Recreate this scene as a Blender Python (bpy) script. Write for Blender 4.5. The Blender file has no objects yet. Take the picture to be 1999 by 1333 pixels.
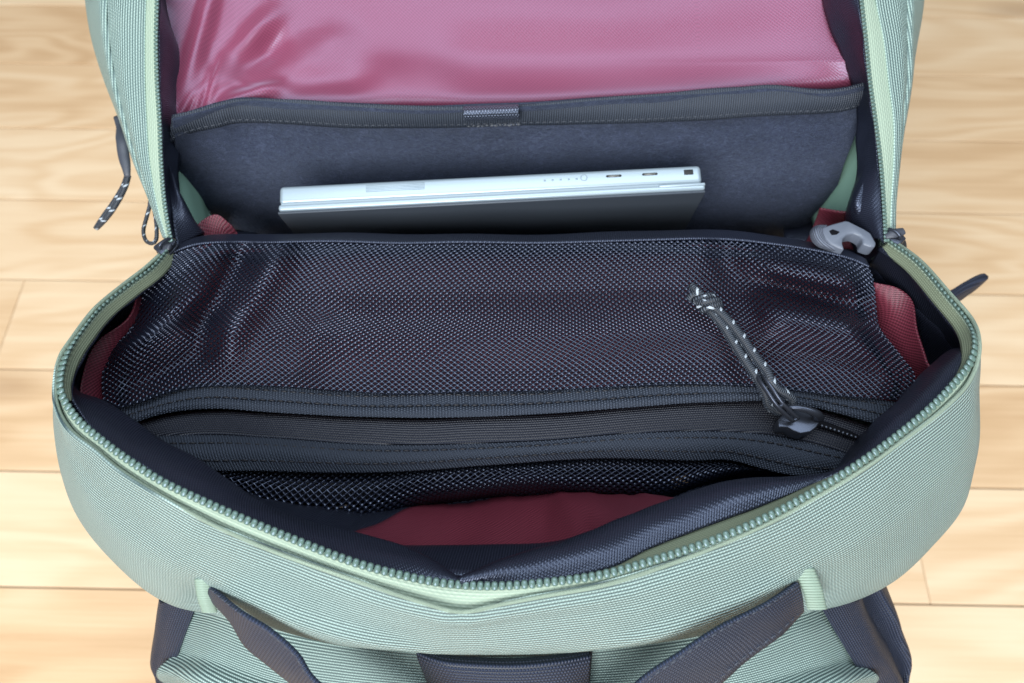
import bpy, math, random
import numpy as np
from mathutils import Matrix, Vector
random.seed(7); rng = np.random.default_rng(7)
SC = bpy.context.scene
COL = SC.collection
PI = math.pi

# ------------------------------------------------------------------ camera, world, lamps, exposure
CAM_H, PITCH, FPX = 0.75, math.radians(63.0), 1500.0
cam_d = bpy.data.cameras.new('camera'); cam = bpy.data.objects.new('camera', cam_d); COL.objects.link(cam)
cam.location = (0, 0, CAM_H); cam.rotation_euler = (PI/2 - PITCH, 0, 0)
cam_d.sensor_width = 36.0; cam_d.lens = 36.0*FPX/1999.0
cam_d.clip_start = 0.01; cam_d.clip_end = 50
cam_d.dof.use_dof = True; cam_d.dof.focus_distance = 0.325; cam_d.dof.aperture_fstop = 10.0
SC.camera = cam
W = bpy.data.worlds.new('World'); SC.world = W; W.use_nodes = True
bg = W.node_tree.nodes['Background']; bg.inputs[0].default_value = (0.80, 0.90, 1.0, 1); bg.inputs[1].default_value = 0.22
def area(name, loc, target, sx, sy, power, col):
    l = bpy.data.lights.new(name, 'AREA'); l.shape = 'RECTANGLE'; l.size = sx; l.size_y = sy; l.energy = power; l.color = col
    o = bpy.data.objects.new(name, l); COL.objects.link(o); o.location = loc
    o.rotation_euler = (Vector(target)-Vector(loc)).to_track_quat('-Z', 'Y').to_euler()
    return o
area('window_light', (-0.45, -1.35, 1.55), (0, 0.2, 0.4), 1.4, 1.1, 74, (0.95, 0.98, 1.0))
area('ceiling_light', (0.1, 0.27, 2.3), (0.1, 0.27, 0.0), 2.4, 0.95, 44, (0.80, 0.90, 1.0))
SC.view_settings.view_transform = 'Standard'; SC.view_settings.look = 'None'
SC.view_settings.exposure = 0.0; SC.view_settings.gamma = 1.0
SC.render.engine = 'CYCLES'

# ------------------------------------------------------------------ geometry helpers
SP, CP = math.sin(PITCH), math.cos(PITCH)
def pz(u, v, z):
    """point of the place seen at photo position (u, v), at height z above the floor"""
    dx = (u-999.5)/FPX; dy = (666.5-v)/FPX
    d = np.array([dx, CP+dy*SP, -SP+dy*CP])
    return np.array([0, 0, CAM_H]) + d*((z-CAM_H)/d[2])
def P3(st): return np.array([pz(*s) for s in st])
def cr(P, n=None, ts=None):
    """Catmull-Rom through the rows of P"""
    P = np.asarray(P, float); k = len(P)
    if ts is None: ts = np.linspace(0, k-1, n)
    ts = np.clip(np.asarray(ts, float), 0, k-1)
    i = np.minimum(ts.astype(int), k-2); f = (ts-i)
    sh = (-1,)+(1,)*(P.ndim-1); f = f.reshape(sh)
    Q = np.concatenate([[2*P[0]-P[1]], P, [2*P[-1]-P[-2]]])
    a, b, c, d = Q[i], Q[i+1], Q[i+2], Q[i+3]
    return 0.5*((2*b)+(-a+c)*f+(2*a-5*b+4*c-d)*f**2+(-a+3*b-3*c+d)*f**3)
def arc(P, n):
    D = cr(P, max(200, n*4)); L = np.concatenate([[0], np.cumsum(np.linalg.norm(np.diff(D, axis=0), axis=1))])
    s = np.linspace(0, L[-1], n)
    return np.stack([np.interp(s, L, D[:, k]) for k in range(3)], 1)
def surf(rows, nu, nv, even=True):
    R = np.array([arc(r, nu) if even else cr(r, nu) for r in rows])
    return cr(R, nv)
def normals(G):
    a = np.gradient(G, axis=0); b = np.gradient(G, axis=1)
    n = np.cross(b, a); n /= (np.linalg.norm(n, axis=2, keepdims=True)+1e-12)
    return n
def smooth_noise(G, scale, seed, octs=6):
    """folds: a sum of random plane waves sampled at the points"""
    r = np.random.default_rng(seed); out = np.zeros(G.shape[:-1])
    for k in range(octs):
        d = r.normal(size=3); d /= np.linalg.norm(d); f = (0.6+1.2*r.random())*2*PI/scale
        out += np.sin((G@d)*f + r.random()*6.28)
    return out/octs
def link(name, me, mat, parent=None, inv=None):
    o = bpy.data.objects.new(name, me); COL.objects.link(o)
    if mat is not None and not me.materials: me.materials.append(mat)
    if parent is not None:
        o.parent = parent
        if parent.type == 'EMPTY': o.matrix_parent_inverse = Matrix.Translation(-parent.location)
    return o
def mesh(name, V, F, uv=None, smooth=True):
    me = bpy.data.meshes.new(name); me.from_pydata([tuple(map(float, v)) for v in V], [], [tuple(map(int, f)) for f in F])
    if uv is not None:
        lay = me.uv_layers.new(name='UVMap'); idx = np.empty(len(me.loops), int); me.loops.foreach_get('vertex_index', idx)
        lay.data.foreach_set('uv', np.asarray(uv, np.float32)[idx].ravel())
    if smooth: me.polygons.foreach_set('use_smooth', [True]*len(me.polygons))
    me.update(); return me
def grid_uv(G, voff=None):
    du = np.linalg.norm(np.diff(G, axis=1), axis=2); u = np.concatenate([np.zeros((G.shape[0], 1)), np.cumsum(du, 1)], 1)
    u -= u[:, G.shape[1]//2][:, None]
    dv = np.linalg.norm(np.diff(G, axis=0), axis=2); v = np.concatenate([np.zeros((1, G.shape[1])), np.cumsum(dv, 0)], 0)
    if voff is not None: v = v + voff[None, :]
    return np.stack([u, v], 2)
def sheet(name, G, mat, parent, thick=0.0009, voff=None, cyc=False):
    nv, nu = G.shape[:2]; I = np.arange(nv*nu).reshape(nv, nu)
    F = np.stack([I[:-1, :-1], I[:-1, 1:], I[1:, 1:], I[1:, :-1]], 2).reshape(-1, 4)
    me = mesh(name, G.reshape(-1, 3), F, grid_uv(G, voff).reshape(-1, 2))
    o = link(name, me, mat, parent)
    if thick:
        m = o.modifiers.new('thickness', 'SOLIDIFY'); m.thickness = thick; m.offset = 0
    return o
def tube_geo(P, r, ns=10, flat=1.0, upv=(0, 0, 1)):
    P = np.asarray(P, float); n = len(P); T = np.gradient(P, axis=0); T /= np.linalg.norm(T, axis=1, keepdims=True)
    up = np.array(upv, float); A = np.cross(T, up); A /= (np.linalg.norm(A, axis=1, keepdims=True)+1e-9); B = np.cross(A, T)
    rr = np.broadcast_to(np.asarray(r, float), (n,))
    V = []; UV = []; L = np.concatenate([[0], np.cumsum(np.linalg.norm(np.diff(P, axis=0), axis=1))])
    for i in range(n):
        for k in range(ns+1):
            a = 2*PI*k/ns; V.append(P[i]+rr[i]*(A[i]*math.cos(a)+B[i]*math.sin(a)*flat)); UV.append((L[i], k/ns))
    F = []
    for i in range(n-1):
        for k in range(ns): F.append((i*(ns+1)+k, i*(ns+1)+k+1, (i+1)*(ns+1)+k+1, (i+1)*(ns+1)+k))
    c = len(V); V.append(P[0]); UV.append((0, 0)); V.append(P[-1]); UV.append((L[-1], 0))
    for k in range(ns): F.append((c, k+1, k)); F.append((c+1, (n-1)*(ns+1)+k, (n-1)*(ns+1)+k+1))
    return V, F, UV
class Bag:
    """collects pieces of ONE part"""
    def __init__(s): s.V = []; s.F = []; s.UV = []
    def add(s, V, F, UV=None):
        o = len(s.V); s.V += [tuple(v) for v in V]; s.F += [tuple(i+o for i in f) for f in F]
        s.UV += list(UV) if UV is not None else [(v[0], v[1]) for v in V]
    def build(s, name, mat, parent, smooth=True): return link(name, mesh(name, s.V, s.F, s.UV, smooth), mat, parent)
def tube(name, P, r, mat, parent, ns=10, flat=1.0, upv=(0, 0, 1)):
    V, F, UV = tube_geo(P, r, ns, flat, upv); return link(name, mesh(name, V, F, UV), mat, parent)
def bevel(o, w, seg=2, ang=0.6):
    m = o.modifiers.new('bevel', 'BEVEL'); m.width = w; m.segments = seg; m.limit_method = 'ANGLE'; m.angle_limit = ang
    return o
def box_geo(o, ex, ey, ez):
    """box spanned from corner o by three edge vectors"""
    o, ex, ey, ez = map(np.asarray, (o, ex, ey, ez))
    V = [o, o+ex, o+ex+ey, o+ey, o+ez, o+ex+ez, o+ex+ey+ez, o+ey+ez]
    return V, [(0, 3, 2, 1), (4, 5, 6, 7), (0, 1, 5, 4), (1, 2, 6, 5), (2, 3, 7, 6), (3, 0, 4, 7)]
def stitches(name, C, mat, parent, length=0.0028, gap=0.0012, r=0.00035, lift=0.0007):
    C = arc(C, 400); L = np.concatenate([[0], np.cumsum(np.linalg.norm(np.diff(C, axis=0), axis=1))])
    b = Bag(); s = 0.001
    at = lambda q: np.array([np.interp(q, L, C[:, k]) for k in range(3)])
    while s+length < L[-1]:
        q = np.linspace(s, s+length, 4); P = np.array([at(x) for x in q]); P[:, 2] += lift*np.array([.2, 1, 1, .2])
        V, F, UV = tube_geo(P, r, 5); b.add(V, F, UV); s += length+gap
    o = b.build(name, mat, parent); o['kind'] = 'stuff'; return o

# ------------------------------------------------------------------ materials
class N:
    def __init__(s, name):
        s.m = bpy.data.materials.new(name); s.m.use_nodes = True; s.t = s.m.node_tree
        s.b = s.t.nodes['Principled BSDF']; s.l = s.t.links
    def n(s, typ, **kw):
        x = s.t.nodes.new(typ)
        for k, v in kw.items(): setattr(x, k, v)
        return x
    def put(s, sock, v):
        if isinstance(v, bpy.types.NodeSocket): s.l.new(v, sock)
        else: sock.default_value = v
    def math(s, op, a, b=0.0, c=None):
        x = s.n('ShaderNodeMath', operation=op); s.put(x.inputs[0], a); s.put(x.inputs[1], b)
        if c is not None: s.put(x.inputs[2], c)
        return x.outputs[0]
    def uv(s):
        x = s.n('ShaderNodeUVMap'); y = s.n('ShaderNodeSeparateXYZ'); s.l.new(x.outputs[0], y.inputs[0]); return y.outputs[0], y.outputs[1], x.outputs[0]
    def obj(s): return s.n('ShaderNodeTexCoord').outputs['Object']
    def noise(s, vec, scale, detail=3, rough=0.55, dist=0.0):
        x = s.n('ShaderNodeTexNoise'); s.put(x.inputs['Vector'], vec); x.inputs['Scale'].default_value = scale
        x.inputs['Detail'].default_value = detail; x.inputs['Roughness'].default_value = rough; x.inputs['Distortion'].default_value = dist
        return x.outputs['Fac']
    def mapping(s, vec, scale):
        x = s.n('ShaderNodeMapping'); s.put(x.inputs['Vector'], vec); x.inputs['Scale'].default_value = scale; return x.outputs[0]
    def mix(s, f, a, b):
        x = s.n('ShaderNodeMix', data_type='RGBA'); s.put(x.inputs[0], f)
        s.put(x.inputs[6], a if not isinstance(a, tuple) else (*a, 1)); s.put(x.inputs[7], b if not isinstance(b, tuple) else (*b, 1)); return x.outputs[2]
    def ramp(s, f, stops):
        x = s.n('ShaderNodeValToRGB'); s.put(x.inputs[0], f); e = x.color_ramp.elements
        while len(e) < len(stops): e.new(0.5)
        for k, (p, c) in enumerate(stops): e[k].position = p; e[k].color = (*c, 1) if len(c) == 3 else c
        return x.outputs[0]
    def wave(s, x, pitch, phase=0.0):
        """0..1 cosine ridges"""
        a = s.math('MULTIPLY', x, 2*PI/pitch)
        if not (isinstance(phase, float) and phase == 0.0): a = s.math('ADD', a, phase)
        return s.math('MULTIPLY_ADD', s.math('COSINE', a), 0.5, 0.5)
    def bump(s, h, strength, dist):
        x = s.n('ShaderNodeBump'); s.put(x.inputs['Height'], h); x.inputs['Strength'].default_value = strength; x.inputs['Distance'].default_value = dist
        s.l.new(x.outputs[0], s.b.inputs['Normal']); return x
    def fin(s, col, rough=0.5, spec=0.5, metal=0.0, sheen=0.0, sheen_tint=None, sheen_rough=0.5):
        s.put(s.b.inputs['Base Color'], col if not isinstance(col, tuple) else (*col, 1)); s.put(s.b.inputs['Roughness'], rough)
        s.b.inputs['Specular IOR Level'].default_value = spec; s.b.inputs['Metallic'].default_value = metal
        s.b.inputs['Sheen Weight'].default_value = sheen; s.b.inputs['Sheen Roughness'].default_value = sheen_rough
        if spec >= 0.55 and metal == 0.0: s.b.inputs['Specular Tint'].default_value = (0.64, 0.74, 1.0, 1)
        if sheen_tint: s.b.inputs['Sheen Tint'].default_value = (*sheen_tint, 1)
        return s.m
def weave(name, hi, lo, pu, pv, rough=0.45, spec=0.5, strength=0.7, dist=0.0004, bead=0.45, sheen=0.0, tint=None, wob=0.0, swap=False):
    k = N(name); u, v, vec = k.uv()
    if swap: u, v = v, u
    wb = k.noise(vec, 60, 2); v2 = k.math('ADD', v, k.math('MULTIPLY', wb, wob)) if wob else v
    row = k.math('FLOOR', k.math('ADD', k.math('DIVIDE', v2, pv), 0.5))
    ph = k.math('MULTIPLY', row, PI)
    hv = k.wave(v2, pv); hu = k.wave(u, pu, ph)
    h = k.math('MULTIPLY', hv, k.math('MULTIPLY_ADD', hu, bead, 1-bead))
    var = k.noise(vec, 900, 2); wear = k.noise(vec, 22, 4, 0.65); h2 = k.math('MULTIPLY', h, k.math('ADD', k.math('MULTIPLY', var, 0.55), k.math('MULTIPLY_ADD', wear, 0.4, 0.52)))
    k.bump(h, strength, dist)
    return k.fin(k.mix(k.math('POWER', h2, 0.7), lo, hi), rough, spec, 0, sheen, tint)
M = {}
M['green'] = weave('green ribbed fabric', (0.43, 0.57, 0.52), (0.022, 0.045, 0.050), 0.00125, 0.00148, 0.42, 0.5, 1.0, 0.0007, 0.45, wob=0.0004)
M['green_lid'] = weave('green ribbed lid fabric', (0.43, 0.57, 0.51), (0.045, 0.085, 0.085), 0.0016, 0.0016, 0.42, 0.5, 1.0, 0.0007, 0.55, wob=0.0003)
M['tape'] = weave('pale green zip tape', (0.37, 0.45, 0.345), (0.25, 0.32, 0.25), 0.0026, 0.0012, 0.6, 0.3, 0.6, 0.0004, 0.7)
M['tape_shaded'] = weave('zip tape underside with painted shade', (0.26, 0.30, 0.20), (0.16, 0.19, 0.13), 0.0012, 0.0010, 0.6, 0.3, 0.5, 0.0003, 0.6)  # pale tape again, with the shade of its inward side put into the colour
M['shell_in'] = N('coated green shell inside').fin((0.20, 0.34, 0.27), 0.5, 0.3)
M['binding'] = weave('black ribbed binding', (0.024, 0.028, 0.046), (0.006, 0.007, 0.012), 0.0012, 0.0011, 0.30, 0.8, 0.5, 0.0004, 0.6, swap=True)
M['webbing'] = weave('black woven webbing', (0.062, 0.074, 0.096), (0.009, 0.011, 0.016), 0.0009, 0.0013, 0.45, 0.55, 1.0, 0.0006, 0.6, swap=True)
M['handle'] = weave('navy black handle webbing', (0.034, 0.047, 0.092), (0.007, 0.009, 0.017), 0.0014, 0.0014, 0.5, 0.5, 1.0, 0.0006, 0.85)
M['tape_black'] = weave('black zip tape', (0.028, 0.032, 0.049), (0.007, 0.008, 0.013), 0.0011, 0.0011, 0.5, 0.5, 1.0, 0.0005, 0.7)
M['net'] = N('glossy black net').fin((0.006, 0.007, 0.013), 0.2, 0.7)
M['sleeve_tape'] = weave('charcoal sleeve tape', (0.060, 0.074, 0.102), (0.013, 0.016, 0.024), 0.0009, 0.0012, 0.5, 0.5, 1.0, 0.0005, 0.5, swap=True)
M['thread'] = N('black thread').fin((0.012, 0.012, 0.016), 0.5, 0.4)
M['thread_grey'] = N('grey thread').fin((0.042, 0.048, 0.062), 0.5, 0.4)
M['green_thread'] = N('pale green thread').fin((0.24, 0.315, 0.25), 0.55, 0.3)
M['tooth'] = N('grey green zip nylon').fin((0.10, 0.155, 0.13), 0.24, 0.65)
M['plastic'] = N('grey moulded plastic').fin((0.115, 0.13, 0.165), 0.42, 0.5)
M['elastic'] = weave('grey ribbed elastic', (0.16, 0.18, 0.23), (0.05, 0.055, 0.075), 0.0010, 0.0009, 0.6, 0.4, 0.8, 0.0005, 0.3)
M['tab'] = weave('glossy black tab webbing', (0.13, 0.15, 0.20), (0.008, 0.009, 0.013), 0.0015, 0.0014, 0.22, 1.0, 1.0, 0.0006, 0.9)
M['rubber'] = N('dark rubber').fin((0.045, 0.05, 0.065), 0.5, 0.5)
M['metal'] = N('black coated metal').fin((0.022, 0.024, 0.030), 0.30, 0.8)
M['void'] = N('black zip gap').fin((0.004, 0.004, 0.006), 0.8, 0.1)
def mk_pink(name, a, b, rough=.36, spec=.7, sheen=.35, bs=.22):
    k = N(name); u, v, vec = k.uv()
    d = k.math('ADD', u, v); h = k.wave(d, 0.0017); h2 = k.wave(k.math('SUBTRACT', u, v), 0.0023)
    hh = k.math('MULTIPLY_ADD', h2, 0.3, k.math('MULTIPLY', h, 0.7)); k.bump(hh, bs, 0.0003)
    return k.fin(k.mix(hh, a, b), rough, spec, 0, sheen, (0.80, 0.74, 1.0), 0.4)
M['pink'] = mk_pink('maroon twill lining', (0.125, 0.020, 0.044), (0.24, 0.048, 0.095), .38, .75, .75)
M['maroon'] = mk_pink('maroon lining with painted shade', (0.055, 0.008, 0.015), (0.20, 0.033, 0.056), .45, .5, 0.0, .6)  # lid lining fabric, its base darkened to paint in shade inside the bag
M['maroon_net_shade'] = mk_pink('maroon backing with painted net shade', (0.045, 0.009, 0.016), (0.125, 0.023, 0.038), .6, .3, 0.0)  # same maroon lining; shade under the net is painted into this colour
def mk_fleece():
    k = N('charcoal fleece'); o = k.obj()
    a = k.noise(k.mapping(o, (1, 1.6, 1.6)), 260, 4, 0.65, 1.2); b = k.noise(o, 40, 3); c = k.noise(k.mapping(o, (1, 3, 3)), 620, 2, 0.6, 2.0)
    h = k.math('ADD', k.math('MULTIPLY', a, 0.6), k.math('MULTIPLY', c, 0.5)); k.bump(h, 1.0, 0.0016)
    f = k.math('ADD', k.math('MULTIPLY', k.math('SUBTRACT', h, 0.35), 2.0), k.math('MULTIPLY', k.math('SUBTRACT', b, 0.5), 0.5))
    return k.fin(k.ramp(f, [(0.0, (0.008, 0.010, 0.019)), (0.5, (0.020, 0.025, 0.048)), (1.0, (0.078, 0.093, 0.155))]), 0.95, 0.1, 0, 0.22, (0.62, 0.74, 1.0), 0.6)
M['fleece'] = mk_fleece()
def mk_cord():
    k = N('black cord with pale flecks'); u, v, vec = k.uv()
    br = k.math('MULTIPLY', k.wave(u, 0.0009, k.math('MULTIPLY', v, 4*PI)), k.wave(u, 0.0009, k.math('MULTIPLY', v, -4*PI))); k.bump(br, 0.8, 0.0004)
    q = k.math('FRACT', k.math('ADD', k.math('DIVIDE', u, 0.0078), k.math('MULTIPLY', v, 1.0)))
    on = k.math('MULTIPLY', k.math('LESS_THAN', q, 0.15), k.math('GREATER_THAN', k.math('FRACT', k.math('MULTIPLY', v, 2.0)), 0.45))
    base = k.mix(br, (0.010, 0.012, 0.017), (0.085, 0.105, 0.135))
    return k.fin(k.mix(on, base, (0.40, 0.45, 0.50)), 0.45, 0.5)
M['cord'] = mk_cord()
def mk_wood():
    k = N('pale oak'); tc = k.n('ShaderNodeTexCoord').outputs['Object']; oi = k.n('ShaderNodeObjectInfo')
    off = k.n('ShaderNodeVectorMath', operation='SCALE'); k.l.new(oi.outputs['Random'], off.inputs['Scale']); off.inputs[0].default_value = (37.0, 19.0, 5.0)
    ad = k.n('ShaderNodeVectorMath', operation='ADD'); k.l.new(tc, ad.inputs[0]); k.l.new(off.outputs[0], ad.inputs[1]); p = ad.outputs[0]
    big = k.noise(k.mapping(p, (2.2, 9, 4)), 1.0, 2, 0.5, 0.6)
    sx = k.n('ShaderNodeSeparateXYZ'); k.l.new(p, sx.inputs[0])
    rings = k.math('SINE', k.math('ADD', k.math('MULTIPLY', big, 46.0), k.math('MULTIPLY', sx.outputs[1], 70.0)))
    fine = k.noise(k.mapping(p, (6, 210, 60)), 1.0, 5, 0.72); pores = k.noise(k.mapping(p, (22, 620, 200)), 1.0, 2, 0.6)
    tone = k.noise(k.mapping(p, (1.2, 5, 2)), 1.0, 3)
    f = k.math('ADD', k.math('MULTIPLY', rings, 0.075), k.math('ADD', k.math('MULTIPLY', fine, 0.36), k.math('MULTIPLY', tone, 0.62)))
    f = k.math('ADD', f, k.math('MULTIPLY', k.math('SUBTRACT', oi.outputs['Random'], 0.5), 0.26))
    f = k.math('SUBTRACT', f, 0.05)
    col = k.ramp(f, [(0.08, (0.50, 0.295, 0.145)), (0.38, (0.67, 0.455, 0.265)), (0.60, (0.76, 0.565, 0.365)), (0.9, (0.83, 0.68, 0.49))])
    kn = k.n('ShaderNodeTexVoronoi'); k.put(kn.inputs['Vector'], k.mapping(p, (2.0, 5.0, 1))); kn.inputs['Scale'].default_value = 1.0
    spot = k.n('ShaderNodeMapRange'); k.l.new(kn.outputs['Distance'], spot.inputs[0]); spot.inputs[1].default_value = 0.03; spot.inputs[2].default_value = 0.13; spot.inputs[3].default_value = 0.3; spot.inputs[4].default_value = 0.0
    col = k.mix(spot.outputs[0], col, (0.20, 0.10, 0.055))
    k.bump(k.math('ADD', pores, k.math('MULTIPLY', fine, 0.5)), 0.15, 0.0006)
    return k.fin(col, 0.42, 0.35)
M['wood'] = mk_wood()
M['alu'] = N('brushed silver aluminium').fin((0.30, 0.365, 0.41), 0.36, 0.5, 0.3)
M['laptop_dark'] = N('graphite laptop lid').fin((0.045, 0.055, 0.07), 0.45, 0.5, 0.2)
M['port'] = N('black port').fin((0.006, 0.006, 0.007), 0.5, 0.4)
M['port_in'] = N('grey contact tongue').fin((0.16, 0.16, 0.15), 0.4, 0.5)
M['gasket'] = N('pale grey seam').fin((0.24, 0.295, 0.335), 0.5, 0.4)

# ------------------------------------------------------------------ floor
fl = bpy.data.objects.new('floor', mesh('floor', *box_geo((-1.5, -0.50, -0.03), (3.0, 0, 0), (0, 1.76, 0), (0, 0, 0.008)), smooth=False)); COL.objects.link(fl)
fl.data.materials.append(M['void']); fl['kind'] = 'structure'; fl['label'] = 'pale oak plank floor'
YAW = math.radians(-1.05); PW = 0.1125
ends = {0: [-1.0, 0.30, 1.3], 1: [-0.9, 0.389, 1.4], 2: [-1.2, -0.05, 1.2], 3: [-1.45, -0.565, 0.62, 1.5], 4: [-1.0, 0.1, 1.1], 5: [-1.3, -0.2, 1.25], 6: [-0.9, 0.2, 1.0], 7: [-1.1, -0.3, 0.95]}
for r in range(-5, 12):
    y0 = 0.121+PW*(r-1) - 0.007; e = ends.get(r, [-1.2+0.37*((r*5) % 4), 0.2*(r % 3)])
    e = [-1.6]+[q for q in e if -1.5 < q < 1.5]+[1.6]
    for a, b in zip(e[:-1], e[1:]):
        L = b-a-0.0006; me = mesh('plank', *box_geo((-L/2, 0.0006, -0.018), (L, 0, 0), (0, PW-0.0012, 0), (0, 0, 0.018+random.uniform(0, 0.0003))), smooth=False)
        o = link('plank', me, M['wood'], fl); o.location = ((a+b)/2*math.cos(YAW)-y0*math.sin(YAW), (a+b)/2*math.sin(YAW)+y0*math.cos(YAW), 0); o.rotation_euler = (0, 0, YAW)
        bevel(o, 0.0009, 2)

# ------------------------------------------------------------------ backpack: main shell, zipper, facing, lining
bag = bpy.data.objects.new('backpack', None); COL.objects.link(bag); bag.location = (0, 0.14, 0)
bag['label'] = 'open sage green backpack with maroon lining and black mesh pocket standing on the oak floor'; bag['category'] = 'backpack'
# 35 stations along the mouth, left slider to right slider: teeth line, outer edge of the tape, widest line of the body
T_ = [(335,480),(300,522),(250,560),(196,605),(154,657),(130,696),(119,740),(124,776),(155,822),(207,866),(255,901),(320,942),(400,980),(470,1011),(570,1052),(697,1100),(820,1131),(900,1142),(980,1144),(1070,1137),(1175,1122),(1275,1094),(1395,1054),(1500,1008),(1597,955),(1677,905),(1755,848),(1820,793),(1868,742),(1893,708),(1902,670),(1888,630),(1845,577),(1789,513),(1733,471)]
O_ = [(325,487,.443),(283,525,.450),(235,562,.457),(185,605,.464),(143,660,.470),(118,700,.473),(110,748,.475),(114,795,.475),(139,840,.475),(190,881,.475),(236,919,.475),(306,963,.475),(380,1005,.474),(450,1040,.474),(555,1084,.473),(698,1134,.472),(825,1176,.468),(902,1194,.466),(985,1178,.469),(1070,1162,.470),(1175,1143,.471),(1280,1111,.472),(1404,1064,.473),(1510,1016,.474),(1605,964,.474),(1690,912,.475),(1768,855,.475),(1832,806,.475),(1882,757,.475),(1905,712,.475),(1910,668,.475),(1896,625,.47),(1851,572,.464),(1795,510,.455),(1738,468,.445)]
C_ = [(330,500,.41),(290,545,.41),(240,590,.41),(192,635,.415),(152,690,.425),(126,735,.435),(116,800,.44),(117,860,.44),(126,936,.43),(148,1000,.42),(195,1066,.41),(263,1132,.40),(330,1170,.40),(410,1190,.405),(525,1218,.415),(670,1248,.425),(800,1256,.428),(900,1260,.43),(1000,1262,.43),(1080,1260,.43),(1180,1254,.428),(1290,1244,.425),(1420,1222,.415),(1540,1195,.405),(1660,1168,.40),(1750,1125,.40),(1824,1055,.41),(1878,990,.42),(1898,925,.43),(1905,860,.44),(1908,790,.44),(1893,720,.435),(1850,630,.425),(1795,550,.41),(1738,490,.41)]
T3 = P3([(a, b, o[2]+.002) for (a, b), o in zip(T_, O_)]); O3 = P3(O_); C3 = P3(C_)
cen = np.array([0, 0.145, 0.0])
def inward(Pts, d, dz):
    h = cen-Pts; h[:, 2] = 0; h /= np.linalg.norm(h, axis=1, keepdims=True)
    Q = Pts+h*np.asarray(d).reshape(-1, 1); Q[:, 2] += dz; return Q
M3 = (O3*.55+C3*.45); fr_ = np.clip((17-np.abs(np.arange(35)-17)-5)/5, 0, 1); M3 = inward(M3, -0.005*fr_, 0); M3[:, 2] += .006*fr_; fr2 = np.clip((17-np.abs(np.arange(35)-17)-2)/3, 0, 1); C3 = inward(C3, .011*(1-fr2), 0); M3[6:11] = inward(M3[6:11], np.array([.002, .005, .0045, .003, .0015]), 0)
D3 = inward(C3, 0.004, -0.022); E3 = inward(C3, 0.006, -0.06); E3b = inward(C3, 0.008, 0); E3b[:, 2] = 0.16; F3 = inward(C3, 0.014, 0); F3[:, 2] = 0.004
G = surf([O3+np.array([0, 0, .0006]), O3*.9+M3*.1+np.array([0, 0, .0008]), M3, C3, D3, E3, E3b, F3], 420, 127, even=False)
dip = np.interp(np.linspace(0, 34, 420), [0, 14.5, 16, 17, 18, 20.5, 34], [0, 0, .0040, .0064, .0036, 0, 0])
# puckers where the handle is sewn in, and slack creases between
Gn = normals(G); uu = np.linspace(0, 34, 420)[None, :]; vv = np.linspace(-1, 6, 127)[:, None]
def gs(x, c, w): return np.exp(-((x-c)/w)**2)
disp = np.clip((17-np.abs(uu-17)-3)/4, .15, 1)*0.0016*smooth_noise(G*np.array([1, 1, 2.5]), 0.11, 3)
disp += -0.0010*gs(vv, .7, .28)*np.clip(vv/.3, 0, 1)*np.clip((17-np.abs(uu-17)-6)/4, 0, 1)
disp += -0.004*gs(uu, 18, 3.6)*gs(vv, 1.05, .5)+0.002*gs(uu, 18, 5)*gs(vv, 1.8, .4)
for c in (13.1, 23.1): disp += -0.005*gs(uu, c, .5)*gs(vv, 1.75, .35)
for c, sgn in ((14.6, 1), (21.7, -1)):
    for k in range(3): disp += 0.0019*gs(uu-sgn*(vv-1.7)*(1.5+k), c+sgn*.8*k, .55)*gs(vv, 1.45, .35)
ctr = G-cen; sg = np.sign((Gn*ctr).sum(2, keepdims=True)); G = G+Gn*sg*disp[..., None]
sheet('front_body', G, M['green'], bag, 0.0012, voff=dip)
tube('fabric_edge', cr(O3, 420)+np.array([0, 0, .0006]), .00085, M['tape'], bag, 8)
# zipper tape of the mouth
tape = sheet('front_zipper', surf([T3+np.array([0, 0, -.0012]), (T3+O3)/2+np.array([0, 0, -.0012]), inward(O3, 0, -.0030), inward(O3, -.0008, -.006)], 420, 9, even=False), M['tape'], bag, 0.0008)
def spaced(Pts, pitch):
    n = int(arclen(Pts)/pitch); return arc(Pts, n)
def arclen(Pts):
    D = cr(Pts, 600); return np.linalg.norm(np.diff(D, axis=0), axis=1).sum()
def tooth_mesh(L, w, h, nm):
    ns, nr = 8, 6; V = []; F = []
    for i in range(nr+1):
        a = PI*i/nr; x = -math.cos(a); s = math.sin(a)**0.6
        x = math.copysign(abs(x)**0.8, x)
        for k in range(ns): b = 2*PI*k/ns; V.append((x*L/2, s*w/2*math.cos(b), s*h/2*math.sin(b)))
    for i in range(nr):
        for k in range(ns): F.append((i*ns+k, i*ns+(k+1) % ns, (i+1)*ns+(k+1) % ns, (i+1)*ns+k))
    me = mesh(nm, V, F); me.materials.append(M['tooth']); return me
tp = spaced(T3, 0.00262); tt = np.gradient(tp, axis=0); tt /= np.linalg.norm(tt, axis=1, keepdims=True)
tin = inward(tp.copy(), 1.0, 0)-tp
tm = tooth_mesh(0.0033, 0.0025, 0.0017, 'zipper_tooth'); first = None
for i in range(len(tp)):
    x = tin[i]-tt[i]*np.dot(tin[i], tt[i]); bk_ = min(1, max(0, (tp[i][1]-.13)/.03)); x[2] += 0.28+1.6*bk_; x /= np.linalg.norm(x); z = np.cross(x, tt[i]); 
    if z[2] < 0: z = -z
    y = np.cross(z, x)
    if first is None: first = link('zipper_tooth', tm, None, tape); o = first
    else: o = first.copy(); COL.objects.link(o); o.parent = tape
    o.matrix_local = Matrix(((x[0], y[0], z[0], tp[i][0]), (x[1], y[1], z[1], tp[i][1]), (x[2], y[2], z[2], tp[i][2]+.0006), (0, 0, 0, 1)))
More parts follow.
